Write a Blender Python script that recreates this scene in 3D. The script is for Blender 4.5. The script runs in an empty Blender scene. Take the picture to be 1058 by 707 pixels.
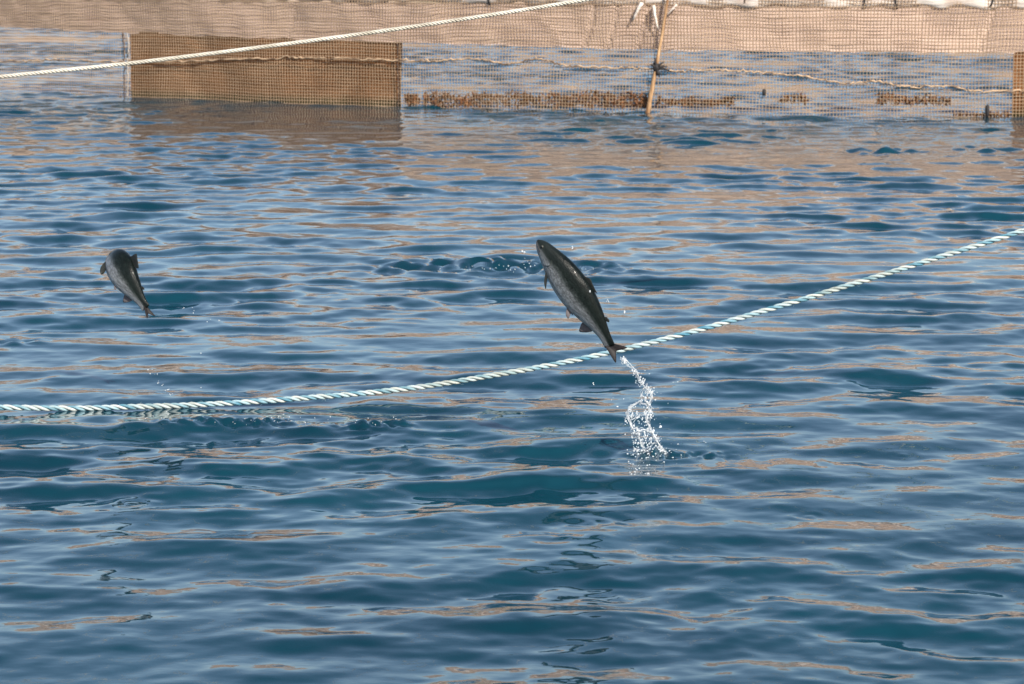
import bpy, bmesh, math, random
import numpy as np
from mathutils import Vector, Matrix

random.seed(11)
rng = np.random.default_rng(7)
S = bpy.context.scene
C = S.collection

# ------------------------------------------------------------------ camera, sky, sun, exposure
CAM_H = 2.69
FPX = 3000.0                      # focal length in photo pixels (1058 px wide)
PITCH = math.radians(8.0)
cam = bpy.data.cameras.new('camera')
cam.sensor_width = 36.0
cam.lens = 36.0 * FPX / 1058.0
cam.clip_start = 0.1
cam.clip_end = 9000
cam.dof.use_dof = True
cam.dof.focus_distance = 15.6
cam.dof.aperture_fstop = 8.0
camo = bpy.data.objects.new('camera', cam)
C.objects.link(camo)
camo.location = (0, 0, CAM_H)
camo.rotation_euler = (math.pi / 2 - PITCH, 0, 0)
S.camera = camo

SUN_EL = math.radians(38)
SUN_AZ = math.radians(150)        # compass bearing with +Y = north: to the right, a little behind the camera
sun_dir = Vector((math.sin(SUN_AZ) * math.cos(SUN_EL), math.cos(SUN_AZ) * math.cos(SUN_EL), math.sin(SUN_EL)))
W = bpy.data.worlds.new('World')
S.world = W
W.use_nodes = True
wn = W.node_tree
sky = wn.nodes.new('ShaderNodeTexSky')
sky.sky_type = 'NISHITA'
sky.sun_disc = False
sky.sun_elevation = SUN_EL
sky.sun_rotation = SUN_AZ
sky.air_density = .85
sky.dust_density = 1.1
sky.ozone_density = .35
bg = wn.nodes['Background']
bg.inputs['Strength'].default_value = 0.120
wn.links.new(sky.outputs[0], bg.inputs['Color'])
sl = bpy.data.lights.new('sun', 'SUN')
sl.energy = 4.7
sl.angle = math.radians(0.5)
sl.color = (1.0, 0.93, 0.83)
slo = bpy.data.objects.new('sun', sl)
C.objects.link(slo)
slo.rotation_euler = sun_dir.to_track_quat('Z', 'Y').to_euler()
S.view_settings.view_transform = 'Standard'
S.view_settings.look = 'None'
S.view_settings.gamma = 1.0
S.view_settings.exposure = 0.45

# ------------------------------------------------------------------ helpers
cp, sp = math.cos(PITCH), math.sin(PITCH)


def ray(px, py):
    """direction of the line of sight through a spot of the photograph, scaled to advance 1 m along +Y"""
    x, u = (px - 529.0) / FPX, (353.5 - py) / FPX
    d = Vector((x, cp + u * sp, -sp + u * cp))
    return d / d.y


def at(px, py, Y):
    return Vector((0, 0, CAM_H)) + ray(px, py) * Y


def ground(px, py, z=0.0):
    d = ray(px, py)
    return at(px, py, (z - CAM_H) / d.z)


def tag(o, label=None, cat=None, group=None, kind=None):
    if label: o['label'] = label
    if cat: o['category'] = cat
    if group: o['group'] = group
    if kind: o['kind'] = kind
    return o


def empty(name, loc):
    o = bpy.data.objects.new(name, None)
    C.objects.link(o)
    o.empty_display_size = 0.1
    o.location = loc
    return o


def link(name, me, mat, parent=None, smooth=True):
    o = bpy.data.objects.new(name, me)
    C.objects.link(o)
    if mat: me.materials.append(mat)
    if smooth:
        me.polygons.foreach_set('use_smooth', np.ones(len(me.polygons), dtype=bool))
    if parent is not None:
        o.parent = parent
        o.matrix_parent_inverse = Matrix.Translation(parent.location).inverted()
    return o


def pydata(name, v, f, mat, parent=None, smooth=True):
    me = bpy.data.meshes.new(name)
    me.from_pydata([tuple(p) for p in v], [], f)
    me.update()
    return link(name, me, mat, parent, smooth)


def quads_mesh(name, verts, quads):
    """fast mesh from numpy arrays"""
    me = bpy.data.meshes.new(name)
    n, q = len(verts), len(quads)
    me.vertices.add(n)
    me.vertices.foreach_set('co', np.asarray(verts, np.float32).ravel())
    me.loops.add(q * 4)
    me.loops.foreach_set('vertex_index', np.asarray(quads, np.int32).ravel())
    me.polygons.add(q)
    me.polygons.foreach_set('loop_start', np.arange(0, q * 4, 4, dtype=np.int32))
    me.update(calc_edges=True)
    return me


def grid_quads(nr, nc, wrap=False):
    i = np.arange(nr - 1)[:, None]
    j = np.arange(nc if wrap else nc - 1)[None, :]
    j2 = (j + 1) % nc
    a = i * nc + j
    b = i * nc + j2
    return np.stack([a, b, b + nc, a + nc], -1).reshape(-1, 4)


def tube(path, rad, sides=6, caps=True):
    """verts, faces of a tube along a list of points; rad is a number or a list"""
    P = [Vector(p) for p in path]
    n = len(P)
    R = rad if hasattr(rad, '__len__') else [rad] * n
    V, F = [], []
    up = Vector((0.13, 0.21, 0.97)).normalized()
    prev = None
    for i in range(n):
        t = (P[min(i + 1, n - 1)] - P[max(i - 1, 0)])
        t = t.normalized() if t.length > 1e-9 else Vector((0, 0, 1))
        a = prev if prev is not None else (up if abs(t.dot(up)) < .95 else Vector((1, 0, 0)))
        a = (a - t * a.dot(t)).normalized()
        prev = a
        b = t.cross(a)
        for k in range(sides):
            w = 2 * math.pi * k / sides
            V.append(P[i] + (a * math.cos(w) + b * math.sin(w)) * R[i])
    for i in range(n - 1):
        for k in range(sides):
            k2 = (k + 1) % sides
            F.append((i * sides + k, i * sides + k2, (i + 1) * sides + k2, (i + 1) * sides + k))
    if caps:
        F.append(tuple(range(sides))[::-1])
        F.append(tuple((n - 1) * sides + k for k in range(sides)))
    return V, F


def merge(parts):
    V, F = [], []
    for v, f in parts:
        o = len(V)
        V += list(v)
        F += [tuple(i + o for i in q) for q in f]
    return V, F


_ico = {}


def ico(sub=1):
    if sub not in _ico:
        bm = bmesh.new()
        bmesh.ops.create_icosphere(bm, subdivisions=sub, radius=1)
        bm.verts.index_update()
        _ico[sub] = ([v.co.copy() for v in bm.verts], [tuple(v.index for v in f.verts) for f in bm.faces])
        bm.free()
    return _ico[sub]


def blob(c, r, stretch=(1, 1, 1), wob=0.15, sub=2):
    V, F = ico(sub)
    ax = Vector((random.gauss(0, 1), random.gauss(0, 1), random.gauss(0, 1)))
    return [Vector(c) + Vector((v.x * stretch[0], v.y * stretch[1], v.z * stretch[2])) *
            (r * (1 + wob * math.sin(3 * v.dot(ax)))) for v in V], F


def crspline(pts, n):
    """Catmull-Rom through pts, n samples"""
    P = [np.array(p, float) for p in pts]
    P = [2 * P[0] - P[1]] + P + [2 * P[-1] - P[-2]]
    out = []
    m = len(P) - 3
    for k in range(n):
        t = k / (n - 1) * m
        i = min(int(t), m - 1)
        u = t - i
        a, b, c, d = P[i:i + 4]
        out.append(.5 * ((2 * b) + (c - a) * u + (2 * a - 5 * b + 4 * c - d) * u * u + (3 * b - a - 3 * c + d) * u ** 3))
    return out


# ------------------------------------------------------------------ material helpers
def mat(name, color=(.5, .5, .5), rough=.7, metal=0.0, spec=.5):
    m = bpy.data.materials.new(name)
    m.use_nodes = True
    b = m.node_tree.nodes['Principled BSDF']
    b.inputs['Base Color'].default_value = (*color, 1)
    b.inputs['Roughness'].default_value = rough
    b.inputs['Metallic'].default_value = metal
    b.inputs['Specular IOR Level'].default_value = spec
    return m


class NT:
    def __init__(s, m):
        s.t = m.node_tree
        s.b = s.t.nodes['Principled BSDF']

    def n(s, typ, **kw):
        x = s.t.nodes.new(typ)
        for k, v in kw.items(): setattr(x, k, v)
        return x

    def l(s, a, b): s.t.links.new(a, b)

    def noise(s, vec, scale, detail=3, rough=.55, dist=0.0):
        x = s.n('ShaderNodeTexNoise')
        x.inputs['Scale'].default_value = scale
        x.inputs['Detail'].default_value = detail
        x.inputs['Roughness'].default_value = rough
        x.inputs['Distortion'].default_value = dist
        if vec is not None: s.l(vec, x.inputs['Vector'])
        return x.outputs['Fac']

    def mapping(s, vec, scale):
        x = s.n('ShaderNodeMapping')
        x.inputs['Scale'].default_value = scale
        s.l(vec, x.inputs['Vector'])
        return x.outputs[0]

    def ramp(s, fac, stops):
        x = s.n('ShaderNodeValToRGB')
        e = x.color_ramp.elements
        while len(e) < len(stops): e.new(.5)
        for i, (p, c) in enumerate(stops):
            e[i].position = p
            e[i].color = (*c, 1) if len(c) == 3 else c
        s.l(fac, x.inputs[0])
        return x.outputs[0]

    def mix(s, fac, a, b, mode='MIX'):
        x = s.n('ShaderNodeMix', data_type='RGBA', blend_type=mode)
        for sock, v in ((x.inputs[0], fac), (x.inputs[6], a), (x.inputs[7], b)):
            if hasattr(v, 'links'): s.l(v, sock)
            elif isinstance(v, (int, float)): sock.default_value = v
            else: sock.default_value = (*v, 1)
        return x.outputs[2]

    def math(s, op, a, b=0.0):
        x = s.n('ShaderNodeMath', operation=op)
        for sock, v in ((x.inputs[0], a), (x.inputs[1], b)):
            if hasattr(v, 'links'): s.l(v, sock)
            else: sock.default_value = v
        return x.outputs[0]

    def bump(s, h, strength, dist=.01):
        x = s.n('ShaderNodeBump')
        x.inputs['Strength'].default_value = strength
        x.inputs['Distance'].default_value = dist
        s.l(h, x.inputs['Height'])
        s.l(x.outputs[0], s.b.inputs['Normal'])

    def pos(s): return s.n('ShaderNodeNewGeometry').outputs['Position']
    def uv(s): return s.n('ShaderNodeTexCoord').outputs['UV']


# water: a dark blue-green body under a smooth mirror-like skin
m_water = mat('sea_water', (0.006, 0.034, 0.055), .03)
q = NT(m_water)
q.b.inputs['IOR'].default_value = 1.333
p = q.pos()
q.l(q.ramp(q.noise(p, .5, 3), [(.3, (.0022, .025, .040)), (.7, (.0042, .041, .062))]), q.b.inputs['Base Color'])
h = q.math('ADD', q.noise(q.mapping(p, (3.0, 4.2, 3.0)), 1.0, 3, .5), q.math('MULTIPLY', q.noise(p, 14, 2), .12))
q.bump(h, .35, .012)

m_hill = mat('dry_hillside', (.42, .31, .23), .95, spec=.1)
q = NT(m_hill)
p = q.pos()
c1 = q.ramp(q.noise(p, .02, 6, .6), [(.3, (.31, .215, .155)), (.55, (.41, .305, .235)), (.75, (.48, .38, .305))])
c2 = q.mix(q.ramp(q.noise(p, .09, 5, .7), [(.55, (0, 0, 0)), (.66, (1, 1, 1))]), c1, (.12, .11, .06))
q.l(c2, q.b.inputs['Base Color'])

m_twine = mat('tan_net_twine', (.50, .36, .24), .85, spec=.2)
q = NT(m_twine)
q.l(q.ramp(q.noise(q.pos(), 2.2, 4), [(.3, (.30, .205, .13)), (.7, (.46, .33, .215))]), q.b.inputs['Base Color'])

m_band = mat('faded_pink_cloth', (.55, .41, .33), .9, spec=.15)
q = NT(m_band)
p = q.pos()
streak = q.noise(q.mapping(p, (1.6, 1.6, 22)), 1.0, 5, .6)
c = q.ramp(streak, [(.30, (.55, .395, .32)), (.5, (.63, .47, .39)), (.72, (.69, .55, .47))])
c = q.mix(q.ramp(q.noise(p, 1.1, 4), [(.35, (0, 0, 0)), (.7, (1, 1, 1))]), c, (.66, .50, .41))
q.l(c, q.b.inputs['Base Color'])
q.bump(streak, .25, .02)

m_brown = mat('brown_fouled_netting', (.16, .085, .04), .95, spec=.1)
q = NT(m_brown)
p = q.pos()
c = q.ramp(q.noise(q.mapping(p, (1.2, 1.2, 5)), 1.0, 5, .6), [(.3, (.14, .056, .020)), (.6, (.24, .105, .043)), (.8, (.34, .17, .08))])
sepz = q.n('ShaderNodeSeparateXYZ')
q.l(p, sepz.inputs[0])
weed = q.ramp(q.math('ADD', sepz.outputs[2], q.math('MULTIPLY', q.noise(p, 5, 3), .16)), [(.12, (1, 1, 1)), (.24, (0, 0, 0))])
c = q.mix(weed, c, (.055, .045, .018))            # algae along the waterline
q.l(c, q.b.inputs['Base Color'])
q.bump(q.noise(p, 40, 3), .5, .02)

m_roll = mat('cream_canvas', (.74, .67, .58), .9, spec=.15)
q = NT(m_roll)
p = q.pos()
q.l(q.ramp(q.noise(p, 3, 5, .6), [(.34, (.58, .46, .38)), (.5, (.72, .62, .54)), (.75, (.80, .73, .66))]), q.b.inputs['Base Color'])
q.bump(q.noise(q.mapping(p, (2, 2, 14)), 1, 4), .6, .04)

m_dark = mat('black_webbing', (.025, .022, .022), .8)
m_seamdark = mat('dark_cord', (.09, .06, .045), .85)
m_seamlight = mat('pale_cord', (.42, .37, .32), .85)
m_tanrope = mat('tan_rope', (.60, .42, .26), .85)
q = NT(m_tanrope)
q.l(q.ramp(q.noise(q.pos(), 6, 3), [(.38, (.16, .10, .06)), (.55, (.55, .38, .24))]), q.b.inputs['Base Color'])
m_pole = mat('weathered_wood_pole', (.62, .42, .24), .8)
q = NT(m_pole)
p = q.pos()
q.l(q.ramp(q.noise(q.mapping(p, (30, 30, 3)), 1, 4), [(.35, (.20, .09, .035)), (.65, (.60, .38, .20))]), q.b.inputs['Base Color'])
m_weed = mat('brown_seaweed', (.09, .035, .014), .75, spec=.3)
q = NT(m_weed)
q.l(q.ramp(q.noise(q.pos(), 7, 3), [(.3, (.07, .028, .013)), (.6, (.20, .085, .035)), (.8, (.32, .16, .07))]), q.b.inputs['Base Color'])


def strand_mat(name, a, b):
    m = mat(name, a, .55, spec=.4)
    q = NT(m)
    q.l(q.mix(q.ramp(q.noise(q.pos(), 1.7, 5, .7), [(.45, (0, 0, 0)), (.75, (.7, .7, .7))]), q.ramp(q.noise(q.pos(), 6, 4), [(.38, b), (.6, a)]), (.26, .25, .17)), q.b.inputs['Base Color'])
    q.bump(q.noise(q.pos(), 160, 2), .5, .003)
    return m


m_white = strand_mat('white_polypropylene', (.82, .80, .74), (.66, .62, .54))
m_cream = strand_mat('cream_strand', (.66, .62, .54), (.50, .45, .38))
m_worn = strand_mat('worn_white_strand', (.55, .58, .54), (.32, .38, .38))
m_pale = strand_mat('pale_worn_strand', (.27, .42, .47), (.46, .53, .53))
m_teal = strand_mat('light_blue_strand', (.06, .20, .28), (.24, .38, .43))

m_drop = mat('water_drops', (.92, .95, .97), .08)
q = NT(m_drop)
q.b.inputs['IOR'].default_value = 1.333
q.b.inputs['Transmission Weight'].default_value = .5

# fish skin, pattern follows the body: u along it from the snout, v from belly (0) to back (1)
def fish_skin():
    m = mat('salmon_skin', (.4, .4, .4), .30, .0, .12)
    q = NT(m)
    sp_ = q.n('ShaderNodeSeparateXYZ')
    uv = q.uv()
    q.l(uv, sp_.inputs[0])
    u, v = sp_.outputs[0], sp_.outputs[1]
    wob = q.math('MULTIPLY', q.math('SUBTRACT', q.noise(q.mapping(uv, (9, 6, 1)), 1, 4), .5), .16)
    vv = q.math('ADD', v, wob)
    col = q.ramp(vv, [(.08, (.66, .66, .65)), (.24, (.56, .57, .58)), (.43, (.33, .345, .355)), (.52, (.085, .10, .098)), (.60, (.018, .025, .023)), (1, (.007, .011, .010))])
    met = q.ramp(vv, [(.1, (.2,) * 3), (.35, (.4,) * 3), (.52, (.15,) * 3), (.6, (.0,) * 3)])
    # scales
    vo = q.n('ShaderNodeTexVoronoi')
    q.l(q.mapping(uv, (95, 46, 1)), vo.inputs['Vector'])
    vo.inputs['Scale'].default_value = 1
    col = q.mix(q.ramp(vo.outputs['Distance'], [(.25, (0, 0, 0)), (.75, (.8, .8, .8))]), col, (.45, .46, .47), 'MULTIPLY')
    # black spots on the upper half
    v2 = q.n('ShaderNodeTexVoronoi')
    q.l(q.mapping(uv, (26, 9, 1)), v2.inputs['Vector'])
    v2.inputs['Scale'].default_value = 1
    spot = q.ramp(v2.outputs['Distance'], [(.14, (1, 1, 1)), (.22, (0, 0, 0))])
    up = q.ramp(v, [(.42, (0, 0, 0)), (.55, (1, 1, 1))])
    mott = q.ramp(q.noise(q.mapping(uv, (30, 16, 1)), 1, 4, .65), [(.38, (.55,) * 3), (.62, (1.08,) * 3)])
    col = q.mix(1.0, col, mott, 'MULTIPLY')
    col = q.mix(q.math('MULTIPLY', spot, up), col, (.008, .009, .009))
    # head and tail stalk darker grey
    col = q.mix(q.ramp(u, [(.0, (.75,) * 3), (.09, (.55,) * 3), (.20, (0, 0, 0))]), col, q.mix(q.ramp(v, [(.25, (0, 0, 0)), (.5, (1, 1, 1))]), (.26, .27, .27), (.018, .023, .022)))
    q.l(col, q.b.inputs['Base Color'])
    q.l(met, q.b.inputs['Metallic'])
    q.b.inputs['Coat Weight'].default_value = .03
    q.b.inputs['Coat Roughness'].default_value = .07
    q.bump(vo.outputs['Distance'], .35, .003)
    return m


m_skin = fish_skin()


def fin_mat(name, a, b):
    m = mat(name, a, .5, spec=.12)
    q = NT(m)
    q.l(q.ramp(q.noise(q.mapping(q.uv(), (3, 30, 1)), 1, 2), [(.35, a), (.65, b)]), q.b.inputs['Base Color'])
    return m


m_fin = fin_mat('dark_fin', (.012, .014, .014), (.03, .034, .033))
m_tail = fin_mat('tail_fin', (.011, .011, .012), (.028, .024, .024))
m_palefin = fin_mat('pale_fin', (.17, .15, .155), (.09, .082, .086))
m_eye = mat('fish_eye', (.01, .01, .01), .1)
m_eyering = mat('fish_eye_ring', (.05, .05, .04), .35, .0)
m_mouth = mat('mouth_line', (.03, .022, .02), .6)

# ------------------------------------------------------------------ the sea (structure): one displaced disc out to the horizon
SPLASH = ground(674, 470)
AGIT = []       # patches where fish have just broken the surface: centre, half sizes, height


def agit(px0, px1, py, hy, amp, lam0=.09, lam1=.30):
    a, b = ground(px0, py), ground(px1, py)
    AGIT.append(((a.x + b.x) / 2, (a.y + b.y) / 2, abs(b.x - a.x) / 2, hy, amp, lam0, lam1))


agit(385, 555, 275, .42, .036, .20, .46)
agit(540, 655, 277, .36, .028, .18, .44)
agit(470, 570, 274, .26, .034, .16, .34)
agit(410, 560, 281, .30, .012, .20, .4)
agit(165, 330, 438, .085, .020, .07, .18)
agit(350, 425, 441, .10, .026, .08, .22)
agit(690, 765, 470, .07, .011, .06, .15)
agit(655, 700, 470, .12, .022, .07, .18)
agit(870, 960, 157, .55, .035, .3, .7)
agit(985, 1058, 154, .5, .03, .3, .7)
agit(0, 50, 354, .16, .016, .14, .3)
RINGS = []      # centre, radius, height, wavelength


def ring(px, py, rad, amp, lam):
    g = ground(px, py)
    RINGS.append((g.x, g.y, rad, amp, lam))


ring(674, 471, .75, .0085, .17)
ring(585, 556, .55, .0075, .20)
ring(610, 540, .40, .0050, .12)
ring(520, 276, 1.5, .012, .40)
ring(300, 440, .8, .006, .20)
ring(175, 405, .30, .004, .10)
ring(935, 470, .14, .006, .10)
ring(838, 533, .16, .006, .09)
ring(135, 520, .30, .005, .11)
ring(640, 615, .35, .004, .13)
ring(430, 302, .5, .006, .22)


def wave_set():
    comps = []
    # families of waves: wavelength, spread of wavelength, spread of heading, share of the slope, how many
    for l0, sl_, sa, share, n in ((1.0, .36, 34, .58, 56), (.46, .40, 46, .56, 90), (.17, .40, 62, .36, 90)):
        for i in range(n):
            lam = l0 * math.exp(rng.normal(0, sl_))
            ang = rng.normal(math.radians(-84 + (14 if l0 > 1 else 0)), math.radians(sa))
            comps.append((lam, ang, share / math.sqrt(n), rng.uniform(0, 2 * math.pi)))
    tot = math.sqrt(sum(c[2] ** 2 for c in comps) / 2)
    return [(l, a, w / tot, ph) for l, a, w, ph in comps]


WAVES = wave_set()
SLOPE = 0.090


def build_sea():
    rows = [.6]
    r = .6
    while r < 5000:
        if r < 8: dr = r * .12
        elif r < 92: dr = max(.012, min(r * r / 8070.0 * 1.05, .075 + max(0, r - 45) * .0011))
        else: dr = (r - 88) * .06
        if r < 8: dr = min(dr, max(.02, (8.05 - r) * .5))
        r += dr
        rows.append(r)
    rad = np.array(rows)
    dense = math.radians(12.0)
    ang = list(np.linspace(-dense, dense, 560))
    st = ang[1] - ang[0]
    a = dense
    side = []
    while True:
        st = min(st * 1.18, math.radians(6))
        a += st
        if a > math.pi - .05: break
        side.append(a)
    ang = np.array([-x for x in side[::-1]] + ang + side)
    nr, nc = len(rad), len(ang)
    X = (rad[:, None] * np.sin(ang)[None]).astype(np.float32)
    Y = (rad[:, None] * np.cos(ang)[None]).astype(np.float32)
    dang = np.gradient(ang)
    drad = np.gradient(rad)
    # the sample spacing along and across the line of sight sets which waves the mesh can carry
    lat = rad[:, None] * dang[None]
    lon = np.broadcast_to(drad[:, None], lat.shape)
    Z = np.zeros_like(X)
    DX = np.zeros_like(X)
    DY = np.zeros_like(X)
    # the pen's netting calms the water inside; outside it the chop is rougher
    outside = 1 + .25 / (1 + np.exp(-(Y - (46.5 - .38 * X)) / .8))
    outside = outside * (1 + .30 * np.exp(-(((Y - (43.5 - .38 * X)) / 2.5) ** 2)))
    # gusts: patches a few metres wide where the chop stands up, calmer slicks between
    er = np.random.default_rng(21)
    envs = []
    for _ in range(3):
        g = np.zeros_like(X)
        for _ in range(7):
            lam_, an_ = er.uniform(1.3, 6.0), er.normal(math.pi / 2, .8)
            k_ = 2 * math.pi / lam_
            g += np.sin(k_ * (X * math.cos(an_) * .6 + Y * math.sin(an_) * .5) + er.uniform(0, 6.28))
        envs.append(np.clip(.80 + .30 * g, .22, 1.9).astype(np.float32))
    for i, (lam, an, w, ph) in enumerate(WAVES):
        k = 2 * math.pi / lam
        kx, ky = k * math.cos(an), k * math.sin(an)
        amp = SLOPE * w / k
        th = kx * X + ky * Y + ph
        need = np.maximum(lat * abs(math.cos(an)), lon * abs(math.sin(an)))
        att = np.clip((lam / need - 2.2) / 2.0, 0, 1).astype(np.float32)
        e = envs[i % 3] * att * amp * outside
        c, s = np.cos(th), np.sin(th)
        Z += e * c
        DX -= e * math.cos(an) * s * .55
        DY -= e * math.sin(an) * s * .55
    DY -= 1.7 * Z                     # crests lean towards the camera: steep fronts, long gentle backs
    wr = np.random.default_rng(3)
    for (cx, cy, hx, hy, amp, l0, l1) in AGIT:
        sel = (np.abs(X - cx) < hx * 1.6) & (np.abs(Y - cy) < hy * 2.6)
        x, y = X[sel] - cx, Y[sel] - cy
        win = np.exp(-((np.abs(x) / hx) ** 4)) * np.exp(-(y / hy) ** 2)
        n = np.zeros_like(x)
        for _ in range(26):
            lam = math.exp(wr.uniform(math.log(l0 * .7), math.log(l1 * .8)))
            an = wr.uniform(0, math.pi)
            k = 2 * math.pi / lam
            n += np.cos(k * (x * math.cos(an) + y * math.sin(an)) + wr.uniform(0, 6.28)) * (lam / l1)
        n = n / 3.0
        Z[sel] += amp * win * (.22 + 1.0 * n)
    for (cx, cy, R, amp, lam) in RINGS:
        d = np.hypot(X - cx, Y - cy)
        sel = d < R * 1.4
        dd = d[sel]
        ang_ = np.arctan2(Y[sel] - cy, X[sel] - cx)
        Z[sel] += .55 * amp * np.cos(2 * math.pi * dd / lam + .5 * np.sin(3 * ang_ + cx)) * np.exp(-(dd / (R * .62)) ** 2) * (.7 + .3 * np.sin(2 * ang_ + cy))
    V = np.stack([X + DX, Y + DY, Z], -1).reshape(-1, 3)
    me = quads_mesh('water', V, grid_quads(nr, nc, wrap=True)[:, ::-1])
    o = link('water', me, m_water)
    tag(o, kind='structure')
    print('sea', nr, nc, nr * nc)
    return o


build_sea()


def build_hill():
    az = np.linspace(math.radians(-85), math.radians(85), 240)
    t = np.linspace(0, 1, 60)
    V = []
    for ti in t:
        for a in az:
            sh = 330 + 28 * math.sin(3.1 * a + 1) + 12 * math.sin(11 * a)
            r = sh + ti ** 1.25 * 900
            ridge = 56 + 8 * math.sin(2.3 * a + .4) + 6 * math.sin(6.1 * a + 2) + 3 * math.sin(15 * a)
            prof = min(1, ti * 2.2) ** .72 - max(0, ti - .55) * .55
            hgt = ridge * prof + (4 * math.sin(a * 60 + ti * 9) * math.sin(ti * 40 + a * 13) + 3 * math.sin(a * 140 + ti * 31)) * min(1, ti * 6)
            V.append((r * math.sin(a), r * math.cos(a), hgt - 2.0 * (ti == 0)))
    me = quads_mesh('hill', np.array(V), grid_quads(60, 240)[:, ::-1])
    tag(link('hill', me, m_hill), kind='structure')


build_hill()

# ------------------------------------------------------------------ the net fence
WL = [(0, 94), (130, 100), (410, 110), (680, 116), (860, 119), (1058, 121.5)]
pts = [ground(*p) for p in WL]
poly = np.polyfit([p.x for p in pts], [p.y for p in pts], 2)
X0, X1 = -19.0, 16.0
xs = np.linspace(X0, X1, 4500)
ys = np.polyval(poly, xs)
arc = np.concatenate([[0], np.cumsum(np.hypot(np.diff(xs), np.diff(ys)))])
LEN = arc[-1]


def net_at(s, z, off=0.0):
    """point s metres along the fence, z up, off metres behind it"""
    x = np.interp(s, arc, xs)
    y = np.interp(s, arc, ys)
    sl = 2 * poly[0] * x + poly[1]
    nrm = np.sqrt(1 + sl * sl)
    return np.stack(np.broadcast_arrays(x - sl / nrm * off, y + off / nrm, z), -1)


def s_of(px, py=100):
    """arc length where the line of sight through a column of the photo meets the fence"""
    d = (px - 529.0) / FPX
    k = np.argmin(np.abs(xs / ys * 1.0 - d * 1.0 / (cp + (353.5 - py) / FPX * sp)))
    return arc[k]


def z_of(px, py):
    s = s_of(px, py)
    y = np.interp(s, arc, ys)
    return at(px, py, y).z


mid = net_at(s_of(529), 0)
fence = empty('net_fence', Vector(mid.tolist()))
tag(fence, 'long tan mesh net fence standing in the water across the top of the photo', 'net fence')

NET_TOP = 1.80


def netwob(s, z):
    return .014 * np.sin(1.7 * s + 3 * z) + .008 * np.sin(4.3 * s - 5 * z + 1) + .006 * np.sin(9 * s + 7 * z)


def build_net():
    VV, QQ = [], []
    off = 0

    def lines(S_, Z_, wid, d):
        # S_, Z_ : (lines, samples) -> flat-sided twines, four sides each
        nonlocal off
        n, m = S_.shape
        ds = np.array([0, 1, 0, -1]) * wid
        dn = np.array([-1, 0, 1, 0]) * wid
        w = netwob(S_, Z_) + d
        if d == 0:                                  # upright twine: section spreads along s
            P = net_at(S_[..., None] + ds, np.broadcast_to(Z_[..., None], S_.shape + (4,)), w[..., None] + dn)
        else:
            P = net_at(np.broadcast_to(S_[..., None], S_.shape + (4,)), Z_[..., None] + ds, w[..., None] + dn)
        VV.append(P.reshape(-1, 3))
        i = np.arange(n)[:, None, None]
        j = np.arange(m - 1)[None, :, None]
        k = np.arange(4)[None, None, :]
        k2 = (k + 1) % 4
        base = off + (i * m + j) * 4
        QQ.append(np.stack([base + k, base + k2, base + 4 + k2, base + 4 + k], -1).reshape(-1, 4))
        off += n * m * 4

    cell = .0505
    s = np.arange(.02, LEN, cell)
    z = np.arange(-.25, NET_TOP + .001, cell)
    zz = np.linspace(-.25, NET_TOP, 40)
    S_ = s[:, None] + .010 * np.sin(2.2 * zz[None] + .7 * s[:, None]) + .006 * np.sin(.9 * s[:, None]) + rng.normal(0, .0016, len(s))[:, None]
    lines(S_, np.broadcast_to(zz[None], S_.shape).copy(), .0052, 0)
    sx = np.linspace(0, LEN, 620)
    Zh = z[:, None] + .012 * np.sin(.8 * sx[None]) + .008 * np.sin(2.1 * sx[None] + z[:, None]) + rng.normal(0, .0016, len(z))[:, None]
    lines(np.broadcast_to(sx[None], Zh.shape).copy(), Zh, .0052, .003)
    me = quads_mesh('net_mesh', np.concatenate(VV), np.concatenate(QQ))
    o = link('net_mesh', me, m_twine, fence, smooth=False)
    tag(o, kind='stuff')


build_net()


def sheet(name, s0, s1, zlo, zhi, off, m, ns, nz, wav, thick=.006, parent=fence):
    s = np.linspace(s0, s1, ns)[:, None]
    t = np.linspace(0, 1, nz)[None]
    lo = zlo(s) if callable(zlo) else zlo
    hi = zhi(s) if callable(zhi) else zhi
    z = lo + (hi - lo) * t
    S_ = np.broadcast_to(s, (ns, nz))
    z = np.broadcast_to(z, (ns, nz))
    d = off + wav(S_, z)
    front = net_at(S_, z, d).reshape(-1, 3)
    back = net_at(S_, z, d + thick).reshape(-1, 3)
    g = grid_quads(ns, nz)
    n = ns * nz
    e = []
    b1 = [i * nz for i in range(ns)]
    b2 = [i * nz + nz - 1 for i in range(ns)]
    b3 = list(range(nz))
    b4 = [(ns - 1) * nz + j for j in range(nz)]
    for b, fl in ((b1, 0), (b2, 1), (b3, 1), (b4, 0)):
        for i, j in zip(b[:-1], b[1:]):
            e.append((i, j, j + n, i + n) if fl else (j, i, i + n, j + n))
    me = quads_mesh(name, np.concatenate([front, back]), np.concatenate([g, g[:, ::-1] + n, np.array(e)]))
    return link(name, me, m, parent)


BAND_LO = [(0, 28), (130, 34), (260, 39), (410, 44), (530, 47.5), (680, 52), (860, 53.5), (1058, 55)]
bs = np.array([s_of(*p) for p in BAND_LO])
bz = np.array([z_of(*p) for p in BAND_LO])


def band_lo(s):
    return np.interp(s, bs, bz) + .008 * np.sin(5 * s) + .006 * np.sin(13 * s)


CREASES = [(608, .05), (632, .035), (664, .04), (1020, .03), (300, .015)]
crs = [(s_of(px, 30), a) for px, a in CREASES]


def bandwav(s, z):
    w = .012 * np.sin(2.3 * s + 4 * z) + .003 * np.sin(37 * z + 1.1 * s) + .002 * np.sin(61 * z - 2.3 * s + 1)
    for c, a in crs:
        w = w + a * np.exp(-((s - c - .28 * (z - 1.3)) / .035) ** 2)
    return w


sheet('cloth_band', 0, LEN, band_lo, 1.62, .05, m_band, 920, 36, bandwav)

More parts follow.
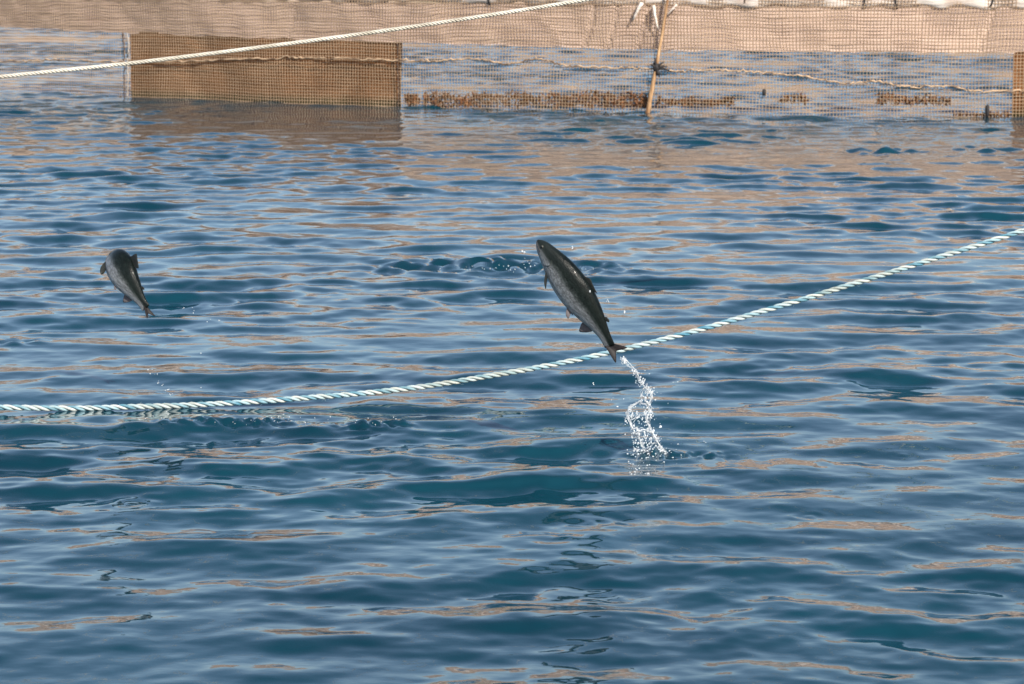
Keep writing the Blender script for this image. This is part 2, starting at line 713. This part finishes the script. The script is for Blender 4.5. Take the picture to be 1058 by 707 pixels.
dpw = lambda s, z: .02 * np.sin(3 * s + 2 * z) + .01 * np.sin(8 * s - 4 * z)
o = sheet('netting_panel', s_of(132), s_of(412.5), -.25, lambda s: band_lo(s) + .03, .075, m_brown, 90, 24, dpw)
tag(o, 'brown panel hanging below the cloth band')
o = sheet('netting_panel', s_of(1046), LEN, -.25, lambda s: band_lo(s) + .03, .075, m_brown, 60, 24, dpw)


# rolled cream edge along the top
def roll():
    ns, nk = 1040, 14
    s = np.linspace(0, LEN, ns)[:, None]
    w = (np.arange(nk) * 2 * math.pi / nk)[None]
    R = .135 + .008 * np.sin(3 * s + 2 * np.sin(1.3 * s)) + .006 * np.sin(17 * s + 3 * w) + .008 * np.sin(9 * s - 2 * w)
    for px in (893, 925, 1027, 688, 770, 470, 505):
        R = R - .004 * np.exp(-((s - s_of(px, 5)) / .05) ** 2)
    S_ = np.broadcast_to(s, R.shape)
    cw, sw = np.cos(w), np.sin(w)
    P = net_at(S_, 1.79 + .03 / (1 + np.exp((s - s_of(600, 5)) / .8)) + .012 * np.sin(3.1 * s) + .012 * np.sin(11 * s + 1) + (R + .06) * np.sign(sw) * np.abs(sw) **   .45, .135 + R * np.sign(cw) * np.abs(cw) ** .45)
    me = quads_mesh('rolled_edge', P.reshape(-1, 3), grid_quads(ns, nk, wrap=True))
    link('rolled_edge', me, m_roll, fence)


roll()
for px, tilt in ((893, .0), (925, -.03), (1027, .10), (770, .02), (505, 0.0)):
    s0 = s_of(px, 5)
    V, F = [], []
    N = 18
    for k in range(N):
        w = 2 * math.pi * k / N
        for e in (-.012, .012):
            for r_ in (1.0, 1.06):
                V.append(net_at(s0 + e + tilt * math.sin(w), 1.79 + .195 * r_ * math.copysign(abs(math.sin(w)) ** .45, math.sin(w)), .135 + .14 * r_ * math.copysign(abs(math.cos(w)) ** .45, math.cos(w))))
    for k in range(N):
        a, b = k * 4, ((k + 1) % N) * 4
        F += [(a + 1, b + 1, b + 3, a + 3), (a, a + 2, b + 2, b), (a, b, b + 1, a + 1), (a + 2, a + 3, b + 3, b + 2)]
    pydata('strap', V, F, m_dark if px != 770 else m_seamdark, fence)

# pale twisted cloth tails hanging from the roll near the pole
for (x0, y0, x1, y1, r0) in ((664, 3, 655, 21, .035), (676, 6, 681, 30, .028), (700, 5, 690, 16, .022)):
    a = [net_at(s_of(x0 + (x1 - x0) * t, 10), z_of(x0 + (x1 - x0) * t, y0 + (y1 - y0) * t), -.04 - .03 * math.sin(3 * t)) for t in np.linspace(0, 1, 8)]
    V, F = tube(a, [r0 * (1 - .65 * t) for t in np.linspace(0, 1, 8)], 7)
    pydata('cloth_tail', V, F, m_roll, fence)


# the two cords of the laced seam left of the brown panel
def cord(name, pix, rad, m, off, n=60, jit=.006, parent=fence):
    P = crspline([(s_of(x, y), z_of(x, y)) for x, y in pix], n)
    path = [net_at(p[0] + random.gauss(0, jit), p[1] + random.gauss(0, jit), off) for p in P]
    V, F = tube(path, [rad * (1 + .25 * math.sin(i * 1.7)) for i in range(n)], 6)
    return pydata(name, V, F, m, parent)


cord('seam_cord', [(128, 34), (129, 60), (129, 85), (129, 102)], .011, m_seamdark, -.02, 40, .009)
cord('seam_cord', [(132, 34), (134, 48), (132.5, 62), (133, 80), (132, 100)], .010, m_seamlight, -.022, 40, .007)
cord('seam_cord', [(412, 45), (411.5, 70), (412.5, 90), (411.5, 112)], .008, m_seamdark, -.02, 40, .005)

# the sagging line that runs along the fence half way up its openings
o = cord('sag_line', [(-140, 55), (0, 63), (60, 62), (128, 64), (200, 63), (290, 60), (330, 60), (412, 62), (450, 63), (490, 61), (525, 66), (555, 61),
                  (590, 68), (640, 70), (676, 71), (705, 73), (745, 73), (790, 75), (830, 79), (872, 86), (905, 84), (935, 90), (980, 89), (1010, 94), (1058, 94), (1140, 95)],
         .013, m_tanrope, -.03, 420, .010)

# little black toggles hanging at the foot of the net
for (x, ya, yb) in ((1020, 108, 121), (790, 92, 99)):
    V, F = tube([net_at(s_of(x, 110), z_of(x, ya + (yb - ya) * t), -.05) for t in (0, .1, .5, .9, 1)], [.012, .026, .03, .026, .012], 8)
    pydata('toggle', V, F, m_dark, fence)

# pole with its black lashing
pb = at(668, 121, np.interp(s_of(670), arc, ys) - .08)
pole = empty('support_pole', pb)
tag(pole, 'thin slanted tan pole lashed to the net fence right of the middle', 'pole')
Pp = [(667, 126), (669.5, 115), (673, 95), (677, 75), (681, 52), (685, 30), (689, 5), (692, -14)]
path = [at(x, y, np.interp(s_of(x), arc, ys) - .08) for x, y in Pp]
V, F = tube(path, [.036, .037, .035, .031, .024, .021, .019, .018], 10)
pydata('pole', V, F, m_pole, pole)
kb = at(678, 71, path[3].y)
parts = []
for i in range(7):
    c = kb + Vector((random.gauss(0, .03), random.gauss(-.03, .02), random.gauss(0, .05)))
    parts.append(blob(c, random.uniform(.03, .055), (1, .9, 1.2), .3, 2))
for (dx, dz) in ((-.10, .06), (.17, .03), (.12, .10), (-.03, .17), (.20, -.03), (.05, -.13)):
    parts.append(tube([kb + Vector((0, -.03, 0)), kb + Vector((dx * .6, -.05, dz * .6 + .02)), kb + Vector((dx, -.04, dz))], [.022, .016, .007], 6))
V, F = merge(parts)
pydata('lashing', V, F, m_dark, pole)


# ------------------------------------------------------------------ seaweed growing along the foot of the net
def weed(x0, x1, ya, yb, dens, label, m=m_weed, group='seaweed on the foot of the net'):
    parts = []
    s0, s1 = s_of(x0), s_of(x1)
    n = int((s1 - s0) * dens * 2.4)
    base = net_at((s0 + s1) / 2, 0.0, -.03)
    for i in range(n):
        s = random.uniform(s0, s1)
        xx = x0 + (x1 - x0) * (s - s0) / (s1 - s0)
        lump = .55 + .45 * math.sin(2.9 * s + x0) * math.sin(7.1 * s)
        zt = z_of(xx, ya) * (.74 + .30 * lump) * random.uniform(.85, 1.1)
        zb = z_of(xx, yb) + random.uniform(0, .04)
        z = zb + (zt - zb) * random.random() ** .9
        c = net_at(s, z, random.uniform(.01, .08))
        ln = random.uniform(.03, .085)
        d = np.array([random.gauss(0, .6), random.gauss(0, .5), random.gauss(.1, .7)])
        d = d / np.linalg.norm(d) * ln
        w = random.uniform(.008, .022)
        sd = np.array([random.gauss(0, 1), random.gauss(0, 1), random.gauss(0, 1)])
        sd = np.cross(d, sd)
        sd = sd / (np.linalg.norm(sd) + 1e-6) * w
        V = [c - d, c + sd * .9 - d * .2, c - sd - d * .15, c + d, c + np.cross(sd, d) / (ln + 1e-6) * .5]
        parts.append((V, [(0, 1, 4), (0, 4, 2), (1, 3, 4), (4, 3, 2), (0, 2, 1), (1, 2, 3)]))
    V, F = merge(parts)
    me = bpy.data.meshes.new('seaweed')
    me.from_pydata([tuple(np.array(v) - base) for v in V], [], F)
    o = link('seaweed', me, m, smooth=False)
    o.location = Vector(base.tolist())
    tag(o, label, 'seaweed', group)


weed(436, 560, 96, 111, 150, 'rust brown seaweed fringe on the net right of the brown panel')
weed(562, 668, 95, 112, 190, 'thick rust brown seaweed fringe on the net just left of the pole')
weed(678, 758, 101, 110, 130, 'ragged brown seaweed fringe on the net just right of the pole')
weed(806, 834, 98, 108, 90, 'small sparse patch of brown seaweed midway between pole and right end')
weed(906, 982, 97, 109, 110, 'brown seaweed clump on the net near the right end of the fence')
weed(985, 1043, 117, 121, 60, 'thin strip of brown leaf shapes standing in for the dark shade line on the waterline beside the rightmost brown panel')  # no weed here: strip added for the shade line at the water's edge
weed(418, 430, 97, 109, 620, 'compact black brown seaweed knot at the corner of the brown panel')

# ------------------------------------------------------------------ ropes: three twisted strands each
def rope(name, P, rad, lay, mats, label, cat='rope', per=7, fade=None):
    P = [Vector(p) for p in P]
    base = P[0]
    root = empty(name, base)
    tag(root, label, cat)
    d = [0.0]
    for a, b in zip(P[:-1], P[1:]): d.append(d[-1] + (b - a).length)
    n = int(d[-1] / lay * per * 2.2)
    A = np.array(P)
    L = np.linspace(0, d[-1], n)
    Q = np.stack([np.interp(L, d, A[:, i]) for i in range(3)], -1)
    T = np.gradient(Q, axis=0)
    T /= np.linalg.norm(T, axis=1)[:, None]
    up = np.array([0, 0, 1.0])
    B = np.cross(T, up)
    B /= np.linalg.norm(B, axis=1)[:, None]
    N = np.cross(B, T)
    ph0 = L / lay * 2 * math.pi + .35 * np.sin(L * 2.1) + .25 * np.sin(L * 5.3)
    rs = rad * .50
    ro = rad * .545
    K = 9
    for k in range(3):
        ph = ph0 + k * 2 * math.pi / 3
        cen = Q + (N * np.cos(ph)[:, None] + B * np.sin(ph)[:, None]) * ro
        tt = np.gradient(cen, axis=0)
        tt /= np.linalg.norm(tt, axis=1)[:, None]
        n1 = (N * np.cos(ph)[:, None] + B * np.sin(ph)[:, None])
        n1 = n1 - tt * (n1 * tt).sum(1)[:, None]
        n1 /= np.linalg.norm(n1, axis=1)[:, None]
        n2 = np.cross(tt, n1)
        w = np.arange(K) * 2 * math.pi / K
        rv = rs * (1 + .07 * np.sin(L * 9 + k) + .05 * np.sin(L * 31 + 2 * k))
        V = cen[:, None] + (n1[:, None] * np.cos(w)[None, :, None] + n2[:, None] * np.sin(w)[None, :, None]) * rv[:, None, None]
        me = quads_mesh('strand', V.reshape(-1, 3), grid_quads(n, K, wrap=True))
        o = link('strand', me, mats[k], root)
        if mats[k] is m_teal: o['label'] = 'blue strand'
    fib = []
    for _ in range(int(d[-1] * 26)):                # loose broken fibres
        i = random.randrange(2, n - 3)
        w = random.uniform(0, 2 * math.pi)
        o_ = N[i] * math.cos(w) + B[i] * math.sin(w)
        t = T[i] * random.uniform(-1, 1)
        a = Q[i] + o_ * rad * .9
        ln = rad * random.uniform(.35, 1.2)
        fib.append(tube([a, a + o_ * ln * .5 + t * ln * .5, a + o_ * ln * .7 + t * ln * 1.5], [rad * .035, rad * .03, rad * .015], 3))
    V, F = merge(fib)
    tag(pydata('fibre', V, F, mats[1], root), kind='stuff')
    return root


RP = [(-760, 404), (-400, 413), (-160, 418.5), (0, 421), (60, 422), (120, 421), (240, 416.5), (400, 404), (500, 389.5), (600, 371), (700, 347), (780, 324), (860, 300), (960, 269), (1058, 238), (1200, 190), (1330, 143), (1700, 2)]
path = crspline([at(x, y, 16.29 + .94 * max(x, -250) / 1058) for x, y in RP], 200)
rope('mooring_rope', path, .0168, .148, [m_worn, m_pale, m_teal],
     'thick blue and white twisted rope sagging across the water behind the leaping fish')
RP = [(-900, 150), (-500, 122), (-170, 98), (0, 79.5), (130, 66), (265, 49.5), (400, 31.5), (530, 12), (610, -1), (700, -16), (860, -45), (1200, -112)]
path = crspline([at(x, y, 18.5 + 1.2 * x / 1058) for x, y in RP], 160)
rope('guy_rope', path, .0135, .075, [m_cream, m_cream, m_cream],
     'thin white rope slanting up in front of the net at top left')


# ------------------------------------------------------------------ leaping salmon
PROFILE = [  # t along the spine, half height above, half height below, half width (fractions of length)
    (0.000, .009, .009, .009), (.010, .022, .022, .018), (.03, .034, .034, .027), (.07, .050, .051, .037), (.12, .061, .063, .045),
    (.18, .078, .081, .053), (.26, .096, .099, .060), (.35, .107, .113, .063), (.44, .110, .117, .062), (.53, .102, .110, .056),
    (.62, .085, .092, .047), (.71, .064, .068, .036), (.79, .045, .046, .025), (.85, .036, .036, .0175), (.885, .036, .036, .013), (.905, .040, .040, .009), (.915, .036, .036, .004)]


def salmon(L, label, place, side_bend, up_bend, dors_fold=.6, tail_fold=1.0, tail_twist=0.0, tail_pitch=0.0, deep=1.0, pec=1.0):
    """place: Matrix world from fish frame (x forward, y left, z back); origin at the dorsal fin's foot"""
    ts = np.linspace(0, .915, 61)
    pr = np.array(PROFILE)
    f = [np.interp(ts, pr[:, 0], pr[:, i]) for i in (1, 2, 3)]
    f[0] = f[0] * deep
    f[1] = f[1] * deep
    f[2] = f[2] * deep
    # smooth the profile a little
    for a in f:
        for _ in range(3): a[1:-1] = .25 * a[:-2] + .5 * a[1:-1] + .25 * a[2:]
    # spine: heading integrates the bends
    M = 400
    u = np.linspace(0, 1, M)
    yaw = np.array([side_bend(x) for x in u])
    pit = np.array([up_bend(x) for x in u])
    tx = -np.cos(yaw) * np.cos(pit)
    ty = -np.sin(yaw) * np.cos(pit)
    tz = -np.sin(pit)
    dirs = np.stack([tx, ty, tz], -1)
    pos = np.concatenate([[np.zeros(3)], np.cumsum((dirs[1:] + dirs[:-1]) / 2, 0) / (M - 1)]) * L
    k0 = int(.45 * M)
    pos -= pos[k0]

    def frame(t):
        i = min(max(t, 0), 1) * (M - 1)
        a = int(min(i, M - 2)); w = i - a
        p = pos[a] * (1 - w) + pos[a + 1] * w
        d = dirs[a] * (1 - w) + dirs[a + 1] * w
        fwd = Vector(-d).normalized()
        upv = Vector((0, 0, 1))
        upv = (upv - fwd * upv.dot(fwd)).normalized()
        lf = upv.cross(fwd)
        return Vector(p), fwd, lf, upv

    root = empty('salmon', (0, 0, 0))
    tag(root, label, 'fish', 'salmon leaping out of the water')
    root.matrix_world = place

    def part(name, V, F, m, par=None, uvs=None, smooth=True):
        me = bpy.data.meshes.new(name)
        me.from_pydata([tuple(v) for v in V], [], F)
        me.update()
        if uvs is not None:
            lay = me.uv_layers.new(name='UVMap')
            idx = np.empty(len(me.loops), np.int32)
            me.loops.foreach_get('vertex_index', idx)
            lay.data.foreach_set('uv', np.asarray(uvs, np.float32)[idx].ravel())
        o = bpy.data.objects.new(name, me)
        C.objects.link(o)
        me.materials.append(m)
        if smooth: me.polygons.foreach_set('use_smooth', [True] * len(me.polygons))
        o.parent = par or root
        return o

    # body, one closed surface
    K = 28
    V, UV = [], []
    for i, t in enumerate(ts):
        p, fw, lf, up = frame(t)
        for k in range(K):
            w = 2 * math.pi * k / K
            c, s = math.cos(w), math.sin(w)      # c: up, s: left
            hh = f[0][i] if c > 0 else f[1][i]
            e = .88
            zz = math.copysign(abs(c) ** e, c) * hh * L
            yy = math.copysign(abs(s) ** e, s) * f[2][i] * L
            V.append(p + up * zz + lf * yy)
            UV.append((t, .5 + .5 * c))
    F = []
    for i in range(len(ts) - 1):
        for k in range(K):
            k2 = (k + 1) % K
            F.append((i * K + k, i * K + k2, (i + 1) * K + k2, (i + 1) * K + k))
    F.append(tuple(range(K))[::-1])
    F.append(tuple((len(ts) - 1) * K + k for k in range(K)))
    part('body', V, F, m_skin, None, UV)

    hh = lambda t, k: float(np.interp(t, ts, f[k])) * L

    def fin(name, base0, base1, pts, m, th=.0035, nr=9, nt=6):
        """base0/base1: ends of the root line; pts: outer edge points; rays run root->edge; a thin lens with ray ridges"""
        outer = crspline(pts, nr * 2 + 1)
        n = len(outer)
        V, UV = [], []
        base0, base1 = Vector(base0), Vector(base1)
        e1 = (base1 - base0)
        nrm = e1.cross(Vector(outer[n // 2]) - base0).normalized()
        for sgn in (1, -1):
            for i in range(n):
                a = base0.lerp(base1, i / (n - 1))
                b = Vector(outer[i])
                for j in range(nt):
                    q_ = j / (nt - 1)
                    pt = a.lerp(b, q_)
                    rid = .55 if i % 2 else 1.0
                    V.append(pt + nrm * (sgn * th * L / .7 * rid * (1 - .8 * q_)))
                    UV.append((q_, i / (n - 1)))
        F = []
        m_ = n * nt
        for i in range(n - 1):
            for j in range(nt - 1):
                a = i * nt + j
                F.append((a, a + nt, a + nt + 1, a + 1))
                F.append((a + m_, a + 1 + m_, a + nt + 1 + m_, a + nt + m_))
        for i in range(n - 1):
            a = i * nt + nt - 1
            F.append((a, a + nt, a + nt + m_, a + m_))
        for j in range(nt - 1):
            F.append((j, j + 1, j + 1 + m_, j + m_))
            a = (n - 1) * nt + j
            F.append((a + 1, a, a + m_, a + 1 + m_))
        return part(name, V, F, m, None, UV)

    def loc(t, dx, dy, dz):
        p, fw, lf, up = frame(t)
        return p + fw * dx * L + lf * dy * L + up * dz * L

    # dorsal fin (partly folded back)
    D0, D1 = .40, .52
    b0 = loc(D0, 0, 0, hh(D0, 0) / L - .008)
    b1 = loc(D1, 0, 0, hh(D1, 0) / L - .008)
    hf = .095 * dors_fold
    fin('dorsal_fin', b0, b1, [loc(D0, -.015, 0, hh(D0, 0) / L + .01), loc(D0 + .045, 0, .004, hh(D0, 0) / L + hf), loc(D0 + .09, 0, .006, hh(D1, 0) / L + hf * .9),
                               loc(D1 + .035, 0, .004, hh(D1, 0) / L + hf * .45), loc(D1 + .015, 0, 0, hh(D1, 0) / L + .006)], m_fin)
    t = .71
    fin('adipose_fin', loc(t, 0, 0, hh(t, 0) / L - .006), loc(t + .025, 0, 0, hh(t + .025, 0) / L - .006),
        [loc(t + .01, 0, 0, hh(t, 0) / L + .012), loc(t + .035, 0, 0, hh(t, 0) / L + .018), loc(t + .05, 0, 0, hh(t, 0) / L + .008), loc(t + .035, 0, 0, hh(t, 0) / L - .008)], m_fin, .004, 5, 4)
    t = .66
    fin('anal_fin', loc(t, 0, 0, -hh(t, 1) / L + .008), loc(t + .085, 0, 0, -hh(t + .085, 1) / L + .008),
        [loc(t + .01, 0, 0, -hh(t, 1) / L - .02), loc(t + .05, 0, 0, -hh(t, 1) / L - .062), loc(t + .085, 0, 0, -hh(t + .06, 1) / L - .04), loc(t + .10, 0, 0, -hh(t + .09, 1) / L - .006)], m_palefin)
    for sd in (1, -1):
        t = .20
        pb_ = loc(t + .015, 0, sd * .032, -.068)
        fin('pectoral_fin', loc(t, 0, sd * .034, -.062), loc(t + .03, 0, sd * .026, -.078),
            [pb_ + (v_ - pb_) * pec for v_ in (loc(t + .02, 0, sd * .06, -.075), loc(t + .07, 0, sd * .082, -.118), loc(t + .115, 0, sd * .078, -.142), loc(t + .095, 0, sd * .05, -.132), loc(t + .05, 0, sd * .034, -.095))], m_fin, .003)
        t = .50
        fin('pelvic_fin', loc(t, 0, sd * .022, -.098), loc(t + .03, 0, sd * .014, -.100),
            [loc(t + .01, 0, sd * .03, -.115), loc(t + .045, 0, sd * .045, -.146), loc(t + .08, 0, sd * .042, -.150), loc(t + .06, 0, sd * .02, -.118)], m_palefin, .003)
    # tail fin with its fork
    p, fw, lf, up = frame(.915)
    tw = Matrix.Rotation(tail_twist, 3, fw)
    tp = Matrix.Rotation(tail_pitch, 3, lf)
    fw = tp @ fw
    up2, lf2 = tp @ (tw @ up), tp @ (tw @ lf)

    def tl(x, z, y=0.0): return p - fw * x * L + up2 * z * L * tail_fold + lf2 * y * L

    b0, b1 = tl(-.03, .036), tl(-.03, -.036)
    fin('tail_fin', b0, b1, [tl(.02, .060), tl(.06, .094, .006), tl(.105, .118, .014), tl(.085, .062, .008), tl(.062, .018), tl(.058, 0), tl(.062, -.018), tl(.085, -.062, .008), tl(.105, -.118, .014), tl(.06, -.094, .006), tl(.02, -.060)],
        m_tail, .004, 12, 7)
    # eyes, gill covers, mouth
    for sd in (1, -1):
        t = .062
        w_ = hh(t, 2) / L
        c = loc(t, 0, sd * (w_ * .90), .014)
        V, F = blob(c, .0125 * L, (1, 1, 1), 0, 2)
        e = part('eye', V, F, m_eyering)
        c = loc(t - .001, 0, sd * (w_ * .90 + .0065), .0145)
        V, F = blob(c, .0078 * L, (1, 1, 1), 0, 2)
        part('pupil', V, F, m_eye, e)
        # gill cover: a raised plate with a free hind edge
        V, UV = [], []
        for q_ in (0, 1):
            for i in range(9):
                for j in range(11):
                    a = i / 8
                    b = -1 + 2 * j / 10
                    t = .105 + (a * (.075 + .022 * (1 - b * b)))
                    cc = .02 - .78 * (b * .5 + .5) + .22
                    w0 = math.acos(max(-1, min(1, cc)))
                    hz = hh(t, 0) if math.cos(w0) > 0 else hh(t, 1)
                    lift = 1 + .012 + .045 * a ** 3 - .05 * q_
                    V.append(loc(t, 0, 0, 0) + frame(t)[3] * (math.cos(w0) * hz * lift) + frame(t)[2] * (sd * math.sin(w0) ** .9 * hh(t, 2) * lift))
                    UV.append((t, .5 + .5 * math.cos(w0)))
        F = []
        for i in range(8):
            for j in range(10):
                a = i * 11 + j
                F += [(a, a + 1, a + 12, a + 11), (a + 99, a + 110, a + 111, a + 100)]
        for j in range(10):
            a = 88 + j
            F.append((a, a + 1, a + 100, a + 99))
        part('gill_cover', V, F, m_skin, None, UV)
    path = []
    for i in range(17):
        a = -1 + i / 8
        t = .004 + .075 * abs(a)
        sd = 1 if a >= 0 else -1
        ww = float(np.interp(t, ts, f[2]))
        path.append(loc(t, .002 * (1 - abs(a)), sd * ww * .985 if abs(a) > .06 else 0, -.006 - .014 * abs(a)))
    V, F = tube(path, .0028 * L, 5)
    part('mouth', V, F, m_mouth)
    return root


def fish_matrix(origin, fwd, dors):
    f_ = Vector(fwd).normalized()
    d_ = Vector(dors)
    d_ = (d_ - f_ * d_.dot(f_)).normalized()
    l_ = d_.cross(f_)
    m = Matrix((f_, l_, d_)).transposed().to_4x4()
    m.translation = Vector(origin)
    return m


camU = Vector((0, sp, cp))
camF = Vector((0, cp, -sp))
camR = Vector((1, 0, 0))


def img(dx, dy, depth=0.0):
    """direction given as photo right / photo down / away from the camera"""
    return camR * dx - camU * dy + camF * depth


# right fish: whole left flank in view, rolled so the back turns a little to the camera
f_ = img(-84, -124, 0)
perp = img(124, -84, 0).normalized()
d_ = perp * math.cos(math.radians(27)) - camF * math.sin(math.radians(27))
salmon(.735, 'larger leaping salmon, straight and nose up, trailing a string of splash drops', fish_matrix(at(594.5, 301, 15.0), f_, d_),
       lambda u: math.radians(0 + 7 * (u - .45)), lambda u: math.radians(-2 + 18 * (u - .45) ** 2 * 4 * (1 if u > .45 else -.35)), dors_fold=.30, tail_fold=.58, tail_twist=.5, tail_pitch=math.radians(33), deep=1.14)

# left fish: tail half across the view, front half curling away from the camera
f_ = img(-40, -58, 14)
perp = img(58, -40, 0).normalized()
d_ = perp * math.cos(math.radians(24)) - camF * math.sin(math.radians(24))
salmon(.60, 'smaller leaping salmon at left, curling away with its dorsal fin raised', fish_matrix(at(126.5, 280, 17.0), f_, d_),
       lambda u: math.radians(-62 * max(0, .62 - u) / .62 * 1.25), lambda u: math.radians(-80 * max(0, .55 - u)), dors_fold=.85, tail_fold=.46, tail_twist=1.25, tail_pitch=math.radians(-10), deep=1.40, pec=1.45)


# ------------------------------------------------------------------ splashes
def finish(name, parts, root, kind=None):
    V, F = merge(parts)
    base = root.location
    o = pydata(name, V, F, m_drop, root)
    if kind: tag(o, kind=kind)
    return o


YS = 15.0
sroot = empty('splash', SPLASH)
tag(sroot, 'white string of splash water trailing from the larger salmon down to the surface', 'splash')


def strand(pix, r0, r1, n=40, yj=.02):
    P = crspline([(x, y, random.gauss(0, yj)) for x, y in pix], n)
    path = [at(p[0] + random.gauss(0, .2), p[1] + random.gauss(0, .2), YS + p[2]) for p in P]
    rr = [(r0 + (r1 - r0) * i / (n - 1)) * (.6 + .5 * abs(math.sin(i * .45 + r0 * 900 + random.random() * .8))) for i in range(n)]
    return tube(path, rr, 6)


_strand = strand


def strand(pix, r0, r1, n=40):
    out = []
    for b in range(4 if pix[0][1] > 402 else 2):
        k = .35 + .65 * (b == 0)
        q_ = [(x + (random.gauss(0, 1.7) if b else 0), y + (random.gauss(0, 1.5) if b else 0)) for x, y in pix]
        out.append(_strand(q_, r0 * k * .8, r1 * k * .8, n * 2, .012))
    return merge(out)


parts = [strand([(643, 370), (650, 375), (657, 384), (661, 392), (667, 401), (674, 406)], .002, .0042, 44),
         strand([(641, 369), (648, 378), (656, 382), (663, 395), (669, 405)], .0014, .0022, 36),
         strand([(674, 404), (673, 412), (669, 418), (661, 415)], .004, .004, 22),
         strand([(662, 411), (664, 405), (667, 400)], .003, .002, 14),
         strand([(662, 414), (653, 420), (648, 427), (651, 437), (656, 447), (662, 457), (666, 466)], .0055, .0065, 54),
         strand([(668, 415), (671, 424), (669, 433), (672, 444), (677, 452), (682, 462), (688, 468)], .005, .006, 48),
         strand([(657, 449), (664, 444), (670, 446), (674, 449)], .004, .004, 20),
         strand([(653, 434), (660, 430), (664, 428)], .003, .002, 12)]
finish('water_strand', parts, sroot)
parts = []
spine = [(645, 373, 3), (657, 385, 4), (663, 396, 5), (671, 405, 5), (665, 415, 7), (652, 424, 4), (650, 432, 5), (655, 445, 6), (664, 430, 7), (671, 428, 4), (670, 445, 7),
         (660, 456, 6), (668, 455, 7), (677, 455, 6), (664, 465, 8), (674, 466, 8), (684, 467, 6), (657, 467, 4)]
for x, y, sg in spine:
    for _ in range(36):
        c = at(random.gauss(x, sg * .62), random.gauss(y, sg * .62), YS + random.gauss(0, .03))
        if c.z < .0: continue
        r = random.choice((.0016, .002, .0025, .003, .004, .005)) * random.uniform(.7, 1.25)
        parts.append(blob(c, r, (1, 1, random.uniform(.9, 1.7)), .2, 1))
for _ in range(32):
    c = at(random.gauss(668, 17), random.uniform(375, 470), YS + random.gauss(0, .08))
    if c.z > 0: parts.append(blob(c, random.uniform(.0012, .003), (1, 1, 1.2), .1, 1))
parts.append(blob(at(682.5, 441, YS), .0075, (1, 1, 1), .1, 2))
finish('drops', parts, sroot, 'stuff')
# crown of drops and foam where it meets the sea
parts = []
for _ in range(70):
    g = SPLASH + Vector((random.gauss(0, .055), random.gauss(0, .09), 0))
    parts.append(blob(g + Vector((0, 0, abs(random.gauss(0, .018)))), random.uniform(.002, .006), (1, 1, .8), .25, 1))
for _ in range(30):
    g = ground(random.gauss(662, 7), random.gauss(489, 5))
    parts.append(blob(g + Vector((0, 0, .012 + abs(random.gauss(0, .012)))), random.uniform(.0015, .0055), (1, 1, .8), .25, 1))
finish('splash_crown', parts, sroot, 'stuff')


def spray(label, spots, n, rlo, rhi):
    """loose drops round a breaking patch; spots: px, py, spread px, height m"""
    x, y = spots[0][:2]
    root = empty('spray', ground(x, y))
    tag(root, label, 'spray', 'loose drops over the water')
    parts = []
    for px, py, sx, hz, w in spots:
        for _ in range(int(n * w)):
            g = ground(px + random.gauss(0, sx), py)
            c = g + Vector((0, random.gauss(0, .06), .012 + abs(random.gauss(0, hz))))
            parts.append(blob(c, random.uniform(rlo, rhi), (1, 1, random.uniform(.9, 1.5)), .2, 1))
    V, F = merge(parts)
    o = pydata('drops', V, F, m_drop, root)
    tag(o, kind='stuff')


spray('white drops tossed up by the dark ripples behind the larger salmon', [(520, 281, 14, .035, 1), (548, 279, 7, .03, .6), (470, 281, 25, .02, .4), (430, 302, 6, .01, .2), (610, 283, 14, .03, .3)], 13, .002, .005)
spray('fine white drops along the dark ripple band below the rope at left', [(230, 437, 40, .012, 1), (300, 438, 36, .012, 1), (385, 440, 20, .015, .5), (170, 434, 10, .02, .4)], 26, .0014, .0032)
# drops still falling from the smaller salmon's tail
root = empty('spray', ground(176, 408))
tag(root, 'few drops falling from the tail of the smaller salmon at left', 'spray', 'loose drops over the water')
parts = []
for x, y, n in ((157, 380, 3), (160, 387, 3), (166, 396, 4), (171, 402, 4), (175, 407, 3), (190, 318, 2), (198, 322, 3), (215, 331, 2), (229, 331, 2), (205, 362, 1), (208, 402, 1)):
    for _ in range(n):
        c = at(x + random.gauss(0, 2.4), y + random.gauss(0, 2.2), 16.6)
        parts.append(blob(c, random.uniform(.0015, .0036), (1, 1, 1.3), .2, 1))
V, F = merge(parts)
tag(pydata('drops', V, F, m_drop, root), kind='stuff')
# drops round the larger fish
root = empty('spray', ground(600, 470))
tag(root, 'scattered single drops in the air round the larger salmon', 'spray', 'loose drops over the water')
parts = []
for x, y, r in ((541, 261, .006), (592, 257, .005), (609, 301, .005), (645, 322, .006), (628, 312, .0035), (629, 310, .003), (638, 420, .004), (613, 397, .004),
                (729, 456, .003), (700, 459, .003), (920, 604, .004), (922, 608, .003), (924, 613, .004), (923, 617, .003), (700, 395, .003), (617, 355, .003)):
    for _ in range(2):
        parts.append(blob(at(x + random.gauss(0, .7), y + random.gauss(0, .7), 14.9 if y < 500 else 12.0), r * random.uniform(.7, 1), (1, 1, 1.2), .2, 1))
V, F = merge(parts)
tag(pydata('drops', V, F, m_drop, root), kind='stuff')
